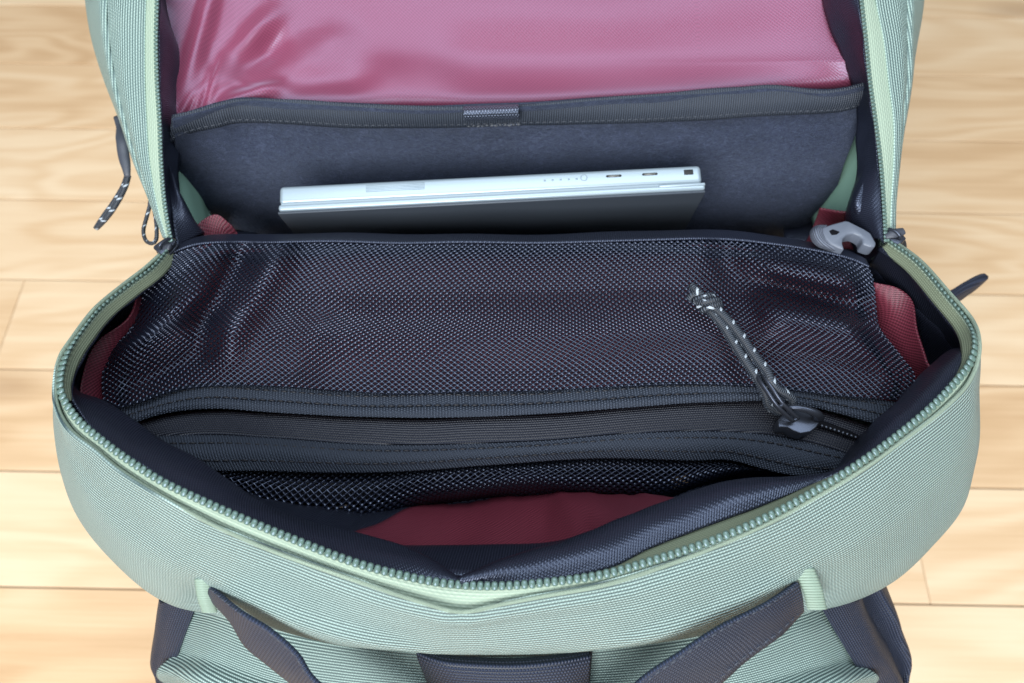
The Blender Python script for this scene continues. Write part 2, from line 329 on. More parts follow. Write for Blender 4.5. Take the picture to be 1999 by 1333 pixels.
# black facing inside the mouth: left run ends in a tuck at the front, right run rolls over it
FL = [(350,495,.432),(318,540,.434),(275,580,.436),(228,622,.438),(180,668,.441),(150,712,.446),(137,742,.45),(158,770,.452),(200,786,.453),(262,824,.453),(330,868,.453),(400,907,.453),(450,942,.453),(505,980,.453),(590,1016,.452),(700,1042,.453),(815,1080,.456),(905,1134,.464)]
FR = [(897,1134,.464),(1000,1088,.459),(1100,1058,.457),(1200,1018,.457),(1290,985,.457),(1360,958,.457),(1450,938,.457),(1614,926,.455),(1665,885,.455),(1705,830,.455),(1754,783,.456),(1807,724,.456),(1850,688,.458),(1880,686,.455),(1858,650,.448),(1812,605,.441),(1752,548,.436),(1708,502,.432)]
TL, TR = T3[:18], T3[17:]
wid = {20: (1190,1109), 21: (1268,1071), 22: (1388,1024), 23: (1492,985), 24: (1580,947)}
GR = np.array([pz(*wid[i], .4675) if i in wid else T3[i]*.93+P3([FR[i-17]])[0]*.07+np.array([0, 0, -.003]) for i in range(17, 35)])
FR3, FL3 = P3(FR), P3(FL)
GL = TL*.94+FL3*.06+np.array([0, 0, -.003])
sheet('zipper_tape_inside', surf([TR[2:9]+np.array([0, 0, -.0016]), GR[2:9]+np.array([0, 0, -.0006])], 120, 5, even=False), M['tape_shaded'], tape, 0.0006)
for i0, i1, TT, FF in ((0, 8, TL, None), (11, 18, TR, None)):
    A_ = TT[i0:i1]; n_ = len(A_); w_ = np.clip(np.arange(n_)/2.0, 0, 1) if i0 else np.clip((n_-1-np.arange(n_))/2.0, 0, 1)
    sheet('zipper_tape_inside', surf([A_+np.array([0, 0, -.0016]), inward(A_, .0010+.0010*w_, -.004-.002*w_)], 90, 5, even=False), M['tape_shaded'], tape, 0.0006)
    if i0: GR[i0:i1] = inward(A_, .0009+.0010*w_, -.004-.0025*w_)
    else: GL[i0:i1] = inward(A_, .0009+.0010*w_, -.004-.0025*w_)
def flap(nm, A, B, hump, seed, n):
    mid = A*.55+B*.45; mid[:, 2] += hump; q = A*.2+B*.8; q[:, 2] += hump*.9
    under = inward(B.copy(), -.002, -.008); und2 = inward(B.copy(), -.006, -.02)
    g = surf([A, mid, q, B, under, und2], n, 34, even=False)
    g = g+normals(g)*(0.0009*smooth_noise(g, 0.045, seed)+0.0004*smooth_noise(g, 0.016, seed+1))[..., None]
    return sheet(nm, g, M['binding'], bag, 0.0012)
flap('mouth_facing', GL, FL3, .003, 5, 200); flap('mouth_facing', GR, FR3, .0055, 6, 200)
RS0 = [(735,1075,.452),(780,1105,.456),(860,1120,.458),(960,1125,.458),(1080,1110,.458),(1200,1070,.457)]
RS1 = [(740,1062,.441),(785,1068,.438),(860,1069,.437),(960,1068,.437),(1080,1062,.438),(1200,1030,.44)]
sheet('mouth_hem', surf([P3(RS0), P3(RS1), inward(P3(RS1), .001, -.006)], 80, 12), M['binding'], bag, 0.001)
U3 = np.concatenate([FL3[:16], P3([(840,1074,.437),(960,1070,.437),(1080,1064,.437)]), FR3[3:]])
L0 = inward(U3, -.0015, -.005); mid_ = np.exp(-(np.abs(np.arange(len(U3))-17.0)/5.0)**4); L1 = inward(U3, -.001+.047*mid_, 0); L1[:, 2] = .36; L2 = inward(U3, -.002+.040*mid_, 0); L2[:, 2] = .20; L3 = inward(U3, .0, 0); L3[:, 2] = 0.01
g = surf([L0, L1, L2, L3], 260, 50, even=False); g = g+normals(g)*(0.0013*smooth_noise(g*np.array([1.6, 1, .5]), 0.05, 11)+0.0009*smooth_noise(g*np.array([2.2, 1, .3]), 0.02, 12))[..., None]
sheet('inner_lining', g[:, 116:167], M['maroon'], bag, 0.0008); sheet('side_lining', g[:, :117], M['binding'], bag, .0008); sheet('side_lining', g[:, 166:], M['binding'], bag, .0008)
# floor of the bag and back panel (out of sight from here)
bp = [[(-.15, .30, .44), (0, .305, .445), (.15, .30, .44)], [(-.16, .295, .22), (0, .30, .22), (.16, .295, .22)], [(-.15, .28, .004), (0, .28, .004), (.15, .28, .004)]]
sheet('back_panel', surf([np.array(r) for r in bp], 40, 30), M['binding'], bag, 0.006)
sheet('base_panel', surf([np.array([(-.14, .07, .006), (0, .06, .006), (.14, .07, .006)]), np.array([(-.16, .17, .006), (0, .17, .006), (.16, .17, .006)]), np.array([(-.15, .28, .006), (0, .28, .006), (.15, .28, .006)])], 30, 20), M['binding'], bag, 0.004)

for sx, p in ((-1, E3b[0]), (1, E3b[-1])):
    rows = [np.array([(p[0]-sx*.002, p[1]-.010, z), (sx*.163, .255, z-.002), (sx*.15, .30, z-.004)]) for z in (.36, .2, .006)]
    sheet('hinge_side', surf(rows, 24, 24), M['binding'], bag, .002)
lw = [[(-.174, .212, .424), (0, .222, .428), (.174, .212, .424)], [(-.165, .225, .3), (0, .232, .3), (.165, .225, .3)], [(-.15, .24, .03), (0, .24, .03), (.15, .24, .03)]]
sheet('divider', surf([np.array(r) for r in lw], 30, 20), M['binding'], bag, .002)
# ------------------------------------------------------------------ lid thrown back: shell, lining, zipper halves
lv = [470, 400, 320, 240, 160, 80, 0, -100, -200]
lz = [.447, .452, .458, .466, .474, .483, .493, .500, .505]
Lt = [334, 322, 315, 312, 307, 305, 307, 310, 312]; La = [329, 308, 294, 288, 285, 285, 287, 289, 290]; Lf = [328.5, 302, 272, 248, 228, 214, 210, 205, 200]; Ls = [328, 301, 266, 238, 207, 180, 168, 160, 155]
Rt = [1729, 1725, 1719, 1709, 1698, 1690, 1681, 1670, 1660]; Ra = [1736, 1738, 1743, 1743, 1733, 1724, 1707, 1695, 1685]; Rf = [1737, 1739, 1747, 1757, 1768, 1770, 1770, 1770, 1770]; Rs = [1738, 1740, 1749, 1761, 1773, 1787, 1800, 1808, 1812]
def rail(us, dz): return P3([(u, v, z+dz) for u, v, z in zip(us, lv, lz)])
LT, LA, LF, LS = rail(Lt, .001), rail(La, -.002), rail(Lf, -.010), rail(Ls, -.034)
RT, RA, RF, RS = rail(Rt, .001), rail(Ra, -.002), rail(Rf, -.010), rail(Rs, -.034)
fade = .12+.88*np.linspace(0, 1, len(lv)).reshape(-1, 1)**.5
def under(S, sx, dx, dz): Q = S.copy(); Q[:, 0:1] += sx*dx*fade; Q[:, 2] += dz*fade[:, 0]-.004; return Q
g = surf([LA+np.array([0,0,.0008]), (LA+LF)/2+np.array([-.001, 0, .003]), LF*.9+LA*.1+np.array([0, 0, .0015]), LF+np.array([.0006, 0, -.0002]), LF*.85+LS*.15+np.array([-.001, 0, .003]), LS, under(LS, 1, .008, -.022), under(LS, 1, .05, -.045)], 120, 46, even=False)
g = g+normals(g)*(0.0012*smooth_noise(g, 0.06, 21)*np.linspace(0, 1, 120)[None, :])[..., None]
lid = sheet('lid', g, M['green_lid'], bag, 0.0012)
g = surf([RA+np.array([0,0,.0008]), (RA+RF)/2+np.array([.001, 0, .003]), RF*.9+RA*.1+np.array([0, 0, .0015]), RF+np.array([-.0006, 0, -.0002]), RF*.85+RS*.15+np.array([.001, 0, .003]), RS, under(RS, -1, .008, -.022), under(RS, -1, .05, -.045)], 120, 46, even=False)
g = g+normals(g)*(0.0012*smooth_noise(g, 0.06, 23)*np.linspace(0, 1, 120)[None, :])[..., None]
sheet('lid_gusset', g, M['green_lid'], lid, 0.0012)
ub = [under(LS, 1, .05, -.045), under(LS, 1, .12, -.05), under(RS, -1, .12, -.05), under(RS, -1, .05, -.045)]
ub = [q[3:] for q in ub]
sheet('lid_top', surf(ub, 60, 40, even=False), M['green_lid'], lid, 0.0012)
for A, B, sd in ((LT, LA, 1), (RT, RA, -1)):
    tpz = sheet('lid_zipper_tape', surf([A+np.array([0, 0, -.0012]), (A+B)/2, B+np.array([-.0012*sd, 0, -.0006])], 120, 8, even=False), M['tape'], lid, 0.0008)
    n = int(arclen(A)/.00185); q = arc(A, n); b = Bag()
    tmv = np.array([v.co[:] for v in tm.vertices])*np.array([.74, .68, .72]); tmf = [tuple(p.vertices) for p in tm.polygons]
    for i in range(n):
        t = q[min(i+1, n-1)]-q[max(i-1, 0)]; t /= np.linalg.norm(t); x = np.array([sd*1.0, 0, .25]); x -= t*np.dot(x, t); x /= np.linalg.norm(x); z = np.cross(x, t)
        b.add(tmv@np.array([x, t, z])+q[i]+np.array([0, 0, .0004]), tmf)
    o = b.build('lid_zipper_coil', M['tooth'], lid); o['kind'] = 'stuff'
Bi = [345, 338, 328, 333, 333, 337, 314, 312, 312]; Bj = [1692, 1668, 1691, 1692, 1690, 1664, 1632, 1612, 1600]
for A, us, nm in ((LT, Bi, 21), (RT, Bj, 22)):
    B = rail(us, -.010); mid = A*.5+B*.5; mid[:, 2] += .002; dn = B.copy(); dn[:, 2] -= .012
    g = surf([A+np.array([0, 0, -.002]), mid, B, dn], 200, 16, even=False); g = g+normals(g)*(.0006*smooth_noise(g, .02, nm))[..., None]
    sheet('lid_binding', g, M['binding'], lid, 0.001)
# maroon lining of the lid
def lidlin():
    nu, nv = 260, 170; rows = []
    vs = np.linspace(262, -200, nv); us = np.linspace(0, 1, nu)
    zc = np.interp(vs, [-200, -100, 0, 60, 110, 160, 200, 262], [.497, .481, .467, .459, .4535, .4515, .449, .43])
    kr = np.exp(-np.linspace(-2, 2, 31)**2); kr /= kr.sum(); zc = np.convolve(np.pad(zc, 15, mode='edge'), kr, 'valid')
    ze = np.interp(vs, lv[::-1], np.array(lz)[::-1])-.014
    ul = np.interp(vs, lv[::-1], Lt[::-1])+6; ur = np.interp(vs, lv[::-1], Rt[::-1])-6
    Gd = np.zeros((nv, nu, 3))
    for j, v in enumerate(vs):
        for i, s in enumerate(us):
            u = ul[j]*(1-s)+ur[j]*s; e = (abs(s-.5)*2)**(3.2 if s < .5 else 6); z = zc[j]*(1-e)+ze[j]*e
            Gd[j, i] = (u, v-60*s**3*min(1, max(0, (v-120)/110)), z)
    U, V = Gd[..., 0], Gd[..., 1]; dz = np.zeros_like(U)
    def fold(u0, v0, u1, v1, w, amp):
        d = np.hypot(u1-u0, v1-v0); tx, ty = (u1-u0)/d, (v1-v0)/d; a = (U-u0)*tx+(V-v0)*ty; b = (V-v0)*tx-(U-u0)*ty
        along = np.clip(np.minimum(a, d-a)/(.5*d)+.25, 0, 1); along = along*along*(3-2*along)
        return amp*np.exp(-(b/w)**2)*along
    dz += fold(400, 195, 560, 0, 26, .006)+fold(360, 190, 430, -60, 18, .005)-fold(430, 150, 560, 70, 26, .005)+fold(560, 140, 700, 60, 40, .003)
    dz += fold(410, 215, 560, 165, 16, .005)-fold(540, 165, 740, 148, 24, .0022)+fold(700, 160, 900, 120, 60, .003)
    dz += -fold(620, 150, 1500, 130, 70, .003)+fold(700, 60, 1500, 30, 70, .003)
    for k in range(5): dz += fold(345+14*k, 235-6*k, 400+10*k, 160-14*k, 7, .0022*(-1)**k)
    Q = np.array([[pz(*Gd[j, i]) for i in range(nu)] for j in range(nv)])
    n = normals(Q); n *= np.sign(n[..., 2:3]); mk = np.exp(-((U-330)/190)**2)+.5*np.exp(-((V-215)/60)**2)*np.clip((900-U)/500, 0, 1)
    cz = np.abs(smooth_noise(Q*np.array([1, 1, 1]), .028, 33))-.2
    Q = Q+n*(dz*.9+.0010*smooth_noise(Q, .09, 31)-.0016*np.clip(mk, 0, 1)*np.clip(.3-np.abs(cz), 0, 1))[..., None]
    return Q
sheet('lid_lining', lidlin(), M['pink'], lid, 0.0008)
# ends of the zip: sliders with their pulls
def slider(nm, u, v, z, ang, parent, s=1.0):
    c = pz(u, v, z); b = Bag(); R = np.array([[math.cos(ang), -math.sin(ang), 0], [math.sin(ang), math.cos(ang), 0], [0, 0, 1]])
    prof = [(-.0065, .0035), (-.003, .0048), (.002, .0042), (.0055, .0032), (.0065, 0), (.0055, -.0032), (.002, -.0042), (-.003, -.0048), (-.0065, -.0035)]
    for z0, z1 in ((-.0028, -.001), (.001, .0028)):
        V = [(x*s, y*s, z0*s) for x, y in prof]+[(x*s, y*s, z1*s) for x, y in prof]; k = len(prof)
        b.add((np.array(V)@R.T)+c, [tuple(range(k-1, -1, -1)), tuple(range(k, 2*k))]+[(i, (i+1) % k, k+(i+1) % k, k+i) for i in range(k)])
    A = np.array([(-.004, 0, .003), (-.003, 0, .0052), (0, 0, .006), (.003, 0, .0052), (.0045, 0, .003)])*s
    V, F, UV = tube_geo(cr(A, 14)@R.T+c, .0011*s, 8, 1, (0, 1, .2)); b.add(V, F, UV)
    return bevel(b.build(nm, M['metal'], parent), .0004, 2)
slider('zipper_slider', 326, 482, .446, .9, bag, .75); slider('zipper_slider', 1742, 464, .447, 2.3, bag, .75)

# ------------------------------------------------------------------ laptop sleeve at the back
S0 = [(336,229),(385,217),(438,202),(490,195),(595,200),(700,207),(800,211),(895,212),(1018,207),(1175,194),(1347,182),(1439,175),(1509,171),(1597,180),(1649,175),(1692,163)]
S1 = [(338,275),(375,257),(425,246),(473,236),(590,240),(700,246),(800,245),(895,244),(1018,241),(1175,238),(1347,232),(1439,226),(1509,222),(1597,218),(1642,214),(1690,200)]
S2 = [(350,330),(400,330),(450,330),(500,330),(595,330),(700,330),(800,330),(895,330),(1018,330),(1175,330),(1347,328),(1439,325),(1509,322),(1580,318),(1615,314),(1648,308)]
S3 = [(415,420),(450,430),(480,440),(530,445),(600,450),(700,450),(800,450),(895,450),(1018,450),(1175,450),(1347,448),(1420,446),(1480,443),(1540,436),(1575,425),(1606,400)]
S4 = [(470,520),(500,530),(540,540),(580,540),(640,540),(720,540),(810,540),(900,540),(1018,540),(1160,540),(1300,540),(1380,540),(1420,540),(1460,536),(1480,530),(1510,520)]
zz = lambda S, z, e=0.0: P3([(u, v, z+e*(abs(u-1000)/670)**3) for u, v in S])
R0, R1, R2, R3, R4 = zz(S0, .457, .004), zz(S1, .443, .006), zz(S2, .416, .012), zz(S3, .362, .035), zz(S4, .26, .04)
g = surf([R0, R1, R2, R3, R4], 200, 70, even=False); g = g+normals(g)*(.0012*smooth_noise(g, .09, 41))[..., None]
slv = sheet('laptop_sleeve', g, M['fleece'], bag, 0.004)
fw = np.array([0, -.0030, .0020])
bk = R0+np.array([0, .003, -.006])
fw = fw*.9
gb = surf([bk, R0+np.array([0, .0012, -.001]), R0+np.array([0, 0, .0002]), (R0+R1)/2+fw, R1+fw], 240, 18, even=False); gb = gb+normals(gb)*(.0006*smooth_noise(gb, .05, 42))[..., None]
sheet('sleeve_binding', gb, M['sleeve_tape'], slv, 0.001)
stitches('sleeve_stitching', R1*.86+R0*.14+fw*1.3, M['thread_grey'], slv, .0024, .0010, .00022, .0003)
ta, tb_ = np.array([pz(906, 210, .457), pz(1012, 206, .457)]), np.array([pz(910, 243, .4435), pz(1016, 240, .4435)]); tn = np.array([0, -.8, .6])
lp = [ta+(tb_-ta)*f+tn*q for f, q in ((-.04, .0005), (-.02, .0030), (.10, .0074), (.32, .0088), (.52, .0072), (.66, .0034), (.84, .0030), (1.02, .0030))]
lpm = [np.array([a[0]*(1-t)+a[1]*t for t in np.linspace(0, 1, 8)]) for a in lp]
g = surf(lpm, 40, 30); sheet('loop_tab', g, M['tab'], slv, 0.0012)
fr = Bag()
e = arc(lpm[-1], 60)
V, F, UV = tube_geo(e+np.stack([np.zeros(60), .0004*np.sin(np.arange(60)*1.3), .0004+.0004*np.sin(np.arange(60)*.9)], 1), .0009, 6); fr.add(V, F, UV); fr.build('frayed_edge', M['thread_grey'], slv)
# gap fillers where the shell turns inward beside the sleeve
def patch(nm, rows, mat, parent, n=30, m=20, nz=.0008, seed=1, th=.0008):
    g = surf([P3(r) for r in rows], n, m); g = g+normals(g)*(nz*smooth_noise(g, .03, seed))[..., None]; return sheet(nm, g, mat, parent, th)
patch('side_gusset', [[(1706,190,.440),(1708,260,.435),(1712,340,.43),(1712,440,.425)], [(1685,210,.432),(1665,290,.425),(1655,350,.418),(1665,430,.412)], [(1660,210,.425),(1620,300,.405),(1585,400,.39),(1590,450,.385)]], M['shell_in'], bag)
patch('side_gusset', [[(318,260,.442),(318,330,.438),(325,400,.434),(345,480,.43)], [(332,270,.436),(348,330,.428),(370,380,.42),(395,450,.41)], [(350,280,.43),(375,330,.415),(400,380,.40),(420,450,.385)]], M['shell_in'], bag)
patch('corner_facing', [[(326,300,.445),(330,360,.445),(336,420,.445),(345,485,.44)], [(338,345,.446),(352,385,.445),(372,425,.44),(398,455,.43)], [(345,370,.436),(365,400,.43),(380,440,.425),(380,480,.42)]], M['binding'], bag, seed=3)
patch('corner_facing', [[(1716,250,.447),(1716,330,.446),(1722,400,.445),(1726,455,.44)], [(1691,270,.449),(1690,335,.448),(1668,392,.446),(1672,425,.440)], [(1698,300,.436),(1700,340,.43),(1690,400,.43),(1700,455,.425)]], M['binding'], bag, seed=4)
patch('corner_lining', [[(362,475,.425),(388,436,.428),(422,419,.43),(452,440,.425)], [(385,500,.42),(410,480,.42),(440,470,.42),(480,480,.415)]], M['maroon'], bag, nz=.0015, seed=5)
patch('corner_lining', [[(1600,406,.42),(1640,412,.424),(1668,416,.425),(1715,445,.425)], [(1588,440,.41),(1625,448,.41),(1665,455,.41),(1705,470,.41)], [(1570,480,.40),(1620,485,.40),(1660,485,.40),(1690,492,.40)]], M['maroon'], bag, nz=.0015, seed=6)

patch('corner_facing', [[(345,470,.40),(390,455,.385),(440,450,.378),(500,450,.372)], [(335,505,.405),(385,505,.385),(440,500,.378),(500,500,.372)], [(330,550,.39),(380,550,.375),(440,545,.365),(500,545,.36)]], M['binding'], bag, seed=8)
patch('corner_facing', [[(1530,425,.375),(1590,432,.378),(1640,440,.38),(1712,455,.405)], [(1530,490,.375),(1590,490,.378),(1640,495,.39),(1722,510,.415)], [(1530,540,.36),(1590,540,.36),(1640,545,.38),(1735,560,.40)]], M['binding'], bag, seed=9)
# ------------------------------------------------------------------ mesh pocket
N0 = [(335,492),(400,466),(500,459),(650,459),(800,461),(950,462),(1100,460),(1250,456),(1400,455),(1500,462),(1580,474),(1650,490),(1690,508)]
N1 = [(205,805),(275,786),(350,762),(460,753),(600,760),(760,770),(900,766),(1050,765),(1200,756),(1350,751),(1500,757),(1640,775),(1772,782)]
NL = [(335,492),(285,550),(258,600),(250,645),(205,690),(198,745),(205,805)]; NR = [(1690,508),(1706,545),(1712,610),(1720,645),(1762,700),(1785,735),(1772,782)]
def arc2(P, n): return arc(np.array([(a, b, 0) for a, b in P]), n)[:, :2]
def net_surface(nu=220, nv=110):
    a, b, c, d = arc2(N0, nu), arc2(N1, nu), arc2(NL, nv), arc2(NR, nv); s = np.linspace(0, 1, nu)[None, :, None]; t = np.linspace(0, 1, nv)[:, None, None]
    Q = (1-t)*a[None]+t*b[None]+(1-s)*c[:, None]+s*d[:, None]-((1-s)*(1-t)*a[0]+s*(1-t)*a[-1]+(1-s)*t*b[0]+s*t*b[-1])
    U, V = Q[..., 0], Q[..., 1]; S = s[..., 0]; T = t[..., 0]
    z = .440-.022*T**1.3+0*S
    def rid(u0, v0, u1, v1, w, amp):
        d = np.hypot(u1-u0, v1-v0); tx, ty = (u1-u0)/d, (v1-v0)/d; p = (U-u0)*tx+(V-v0)*ty; q = (V-v0)*tx-(U-u0)*ty
        al = np.clip(np.minimum(p, d-p)/(.4*d)+.45, 0, 1); al = al*al*(3-2*al); return amp*np.exp(-(q/w)**2)*al
    def prof(ts, zs):
        q = np.interp(np.linspace(0, 1, 201), ts, zs); k = np.exp(-np.linspace(-2, 2, 17)**2); k /= k.sum()
        return np.interp(T, np.linspace(0, 1, 201), np.convolve(np.pad(q, 8, mode='edge'), k, 'valid'))
    wr = np.clip((U-780)/260, 0, 1)*np.clip((1640-U)/160, 0, 1); wr = wr*wr*(3-2*wr)
    za = prof([0, .06, .38, .70, .80, 1], [.4395, .4402, .4368, .4390, .4390, .4368]); zb = prof([0, .06, .36, .58, .67, .86, 1], [.4395, .4402, .4372, .4402, .4408, .4368, .4362])
    z = b0 = za*(1-wr)+zb*wr                                      # top roll, sag, then a stiff ridge over the zip right of centre
    z = z+rid(180, 690, 440, 545, 38, .0095)-rid(230, 770, 430, 670, 34, .006)
    z = z+rid(420, 700, 560, 480, 34, .006)-rid(380, 640, 480, 480, 24, .005)-rid(560, 760, 640, 600, 40, .002)
    z = z+rid(1450, 600, 1790, 672, 42, .0095)-rid(1470, 545, 1720, 610, 24, .006)+rid(1470, 515, 1700, 560, 28, .006)-rid(1400, 470, 1480, 640, 30, .004)
    z = z+.006*np.clip((.12-S)/.12, 0, 1)-.003*np.clip((S-.96)/.04, 0, 1)**1.5-.006*np.clip((.05-T)/.05, 0, 1)
    z = b0+(z-b0)*1.35*np.clip(S/.06, 0.1, 1)*np.clip((1-S)/.05, 0.1, 1)
    G = np.array([[pz(U[j, i], V[j, i], z[j, i]) for i in range(nu)] for j in range(nv)])
    return G+normals(G)*(.0011*smooth_noise(G, .075, 51))[..., None]
def net(nm, G, cu, cv, strand, h, mat, parent):
    """knitted net: diamond cells with open holes, ridged strands and raised knots, laid on the surface G"""
    nv, nu = G.shape[:2]; Nn = normals(G); Nn *= np.sign(Nn[..., 2:3].mean())
    Wd = np.linalg.norm(np.diff(G, axis=1), axis=2).sum(1).mean(); Hd = np.linalg.norm(np.diff(G, axis=0), axis=2).sum(0).mean()
    # even spacing along and across
    nc, nr = int(Wd/cu), int(Hd/cv)
    cols = np.cumsum(np.concatenate([[0], np.linalg.norm(np.diff(G, axis=1), axis=2).mean(0)])); cols = cols/cols[-1]*(nu-1)
    cs, tsx = [], []
    I, J = np.meshgrid(np.arange(nc+1), np.arange(2*nr+1)); I = I.ravel(); J = J.ravel()
    cx = (I+.5*(J % 2)); cy = J*.5; ok = (cx <= nc); cx, cy = cx[ok], cy[ok]
    ring = np.array([(0, -.5), (.25, -.25), (.5, 0), (.25, .25), (0, .5), (-.25, .25), (-.5, 0), (-.25, -.25)])
    rnd = np.array([(math.sin(k*PI/4)*.5*math.cos(0), -math.cos(k*PI/4)*.5) for k in range(8)])
    f = 1-strand
    rings = [(ring, 1.0), (ring*(.5+.5*f)*1.0, .55), (ring*f*.55+rnd*f*.36, -.35)]
    hh = [np.array([1.5, .8]*4), np.array([.9, .55]*4), np.array([-.5, -.5]*4)]
    V = []; 
    jit = rng.normal(0, .012, (len(cx), 1))
    for (rg, _), hz in zip(rings, hh):
        x = (cx[:, None]+rg[None, :, 0])/nc; y = (cy[:, None]+rg[None, :, 1])/nr
        X = np.clip(x, 0, 1)*(nu-1); Y = np.clip(y, 0, 1)*(nv-1)
        i = np.minimum(X.astype(int), nu-2); j = np.minimum(Y.astype(int), nv-2); a = (X-i)[..., None]; b = (Y-j)[..., None]
        smp = lambda A: (A[j, i]*(1-a)+A[j, i+1]*a)*(1-b)+(A[j+1, i]*(1-a)+A[j+1, i+1]*a)*b
        V.append(smp(G)+smp(Nn)*(hz*h)[None, :, None])
    A = np.stack(V, 1)                                              # cells, 3 rings, 8, 3
    m = len(A); flat = A.reshape(-1, 3); idx = np.arange(m*24).reshape(m, 3, 8); F = []
    for r in range(2):
        for k in range(8):
            q = (k+1) % 8; F.append(np.stack([idx[:, r, k], idx[:, r, q], idx[:, r+1, q], idx[:, r+1, k]], 1))
    F = np.concatenate(F); key = np.round(flat*2e5).astype(np.int64); _, first_i, inv = np.unique(key, axis=0, return_index=True, return_inverse=True)
    inv = inv.ravel(); Vn = flat[first_i]; F = inv[F]; good = (F[:, 0] != F[:, 1]) & (F[:, 1] != F[:, 2]) & (F[:, 2] != F[:, 3]) & (F[:, 0] != F[:, 3]) & (F[:, 0] != F[:, 2]) & (F[:, 1] != F[:, 3])
    return link(nm, mesh(nm, Vn, F[good]), mat, parent)
NS = net_surface()
pocket_back = NS+np.array([0, .005, -.019]); pocket_back = pocket_back[::3, ::3]
pocket = sheet('mesh_pocket', pocket_back, M['maroon_net_shade'], bag, 0.0008)
net('pocket_net', NS, .0031, .0028, .47, .00034, M['net'], pocket)
hemg = np.stack([NS[0]+np.array([0, .001, -.004]), NS[0]+np.array([0, .0006, .0004]), NS[0]*.6+NS[5]*.4+np.array([0, 0, .0011]), NS[6]+np.array([0, 0, .0010])])
sheet('pocket_hem', cr(hemg, 14), M['binding'], pocket, .0009)
PZ = .0098                                                        # height of the pocket zip above the first guess
def lifted(L, dz=PZ): return [(a, b, c+dz) for a, b, c in L]
def bands(rows_px, zs, nu, nv, hump=0.0, seed=1, nz=.0006, dz=PZ):
    rows = [P3([(u, v, z+dz) for u, v in r]) for r, z in zip(rows_px, zs)]
    g = surf(rows, nu, nv); 
    if hump: g[..., 2] += hump*np.sin(np.linspace(0, PI, nv))[:, None]
    return g+normals(g)*(nz*smooth_noise(g, .05, seed))[..., None]
W0 = [(215,800),(275,782),(350,757),(420,748),(560,756),(700,766),(860,761),(948,764),(1140,758),(1245,750),(1347,747),(1450,751),(1550,757),(1640,770),(1760,788)]
W1 = [(240,835),(266,823),(333,804),(420,797),(525,804),(697,813),(860,815),(1050,808),(1200,797),(1347,786),(1480,781),(1545,788),(1620,802),(1740,836)]
W1b = [(240,842),(266,829),(333,811),(420,804),(525,809),(697,817),(860,818),(1050,811),(1200,800),(1347,789),(1480,784),(1545,792),(1620,808),(1740,846)]
W2 = [(270,855),(308,852),(420,850),(525,856),(697,868),(860,869),(1050,862),(1200,850),(1347,843),(1450,845),(1540,856),(1650,885),(1720,905)]
W3 = [(370,900),(420,917),(525,918),(697,921),(825,917),(965,905),(1175,892),(1347,897),(1422,897),(1492,915),(1560,928),(1680,925)]
W3b = [(380,910),(430,922),(525,926),(697,930),(825,926),(965,914),(1175,902),(1347,906),(1422,906),(1492,922),(1560,936),(1680,932)]
NB = [(420,950),(480,1000),(550,1034),(630,1046),(705,1032),(765,1010),(830,988),(920,977),(1000,970),(1100,973),(1200,973),(1290,976),(1350,957),(1430,937),(1560,930)]
NB0 = [(400,905),(470,918),(525,918),(697,921),(825,917),(965,905),(1175,892),(1347,897),(1422,897),(1492,912),(1590,920)]
def halves(a, b, t): A, B = arc2(a, 40), arc2(b, 40); return [tuple(x) for x in A*(1-t)+B*t]
up = sheet('pocket_webbing', bands([W0, halves(W0, W1, .5), W1], [.4238, .4240, .4222], 260, 16, .0002, 61, .0007), M['webbing'], pocket, 0.0016)
up2 = sheet('pocket_webbing', bands([halves(W0, W1, .62), halves(W0, W1, .8), halves(W0, W1, 1.0)], [.4250, .4251, .4240], 260, 12, .0001, 61, .0007), M['webbing'], pocket, 0.0012)
zt = sheet('pocket_zipper', bands([W1b, halves(W1b, W2, .12), halves(W1b, W2, .5), halves(W1b, W2, .9), W2], [.4172, .4184, .4190, .4184, .4172], 260, 22, 0, 62, .0008), M['tape_black'], pocket, 0.001)
lowb = sheet('pocket_webbing', bands([W2, halves(W2, W3, .5), W3], [.4184, .4178, .4140], 260, 18, .0003, 63, .0007), M['webbing'], pocket, 0.0016)
for A, t, zq, sd in ((halves(W0, W1, .18), 0, .4246, 1), (halves(W0, W1, .56), 0, .4248, 1), (halves(W2, W3, .22), 0, .4192, 1), (halves(W2, W3, .72), 0, .4175, 1)):
    stitches('pocket_stitching', P3([(u, v, zq+PZ) for u, v in A]), M['thread'], pocket, .0030, .0011, .0003, .0006)
lowG = bands([NB0, halves(NB0, NB, .35), halves(NB0, NB, .75), NB], [.4075, .4085, .400, .384], 200, 60, .003, 64, .0016, .0065)
net('lower_net', lowG, .0037, .0036, .42, .0005, M['net'], pocket)
sheet('lower_net_backing', lowG[:38:3, ::3]+np.array([0, .008, -.014]), M['thread'], pocket, .0008)
tube('net_hem', arc(lowG[-1], 120)+np.array([0, 0, -.001]), .0013, M['binding'], pocket, 8)
# maroon fabric showing past both ends of the net
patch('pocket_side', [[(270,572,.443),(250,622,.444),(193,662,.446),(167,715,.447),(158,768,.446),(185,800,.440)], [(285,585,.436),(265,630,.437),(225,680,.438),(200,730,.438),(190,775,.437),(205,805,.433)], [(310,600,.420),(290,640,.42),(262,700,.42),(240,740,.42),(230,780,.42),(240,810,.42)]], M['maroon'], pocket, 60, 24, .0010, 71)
patch('pocket_side', [[(1706,552,.440),(1752,562,.441),(1782,590,.442),(1790,650,.443),(1806,702,.445),(1816,726,.445),(1800,760,.442)], [(1704,575,.433),(1730,600,.434),(1748,630,.434),(1762,680,.433),(1782,722,.433),(1792,745,.432),(1790,765,.431)], [(1680,590,.42),(1692,620,.42),(1702,660,.42),(1722,700,.42),(1745,740,.42),(1760,770,.42),(1762,790,.42)]], M['maroon'], pocket, 60, 24, .0012, 72)
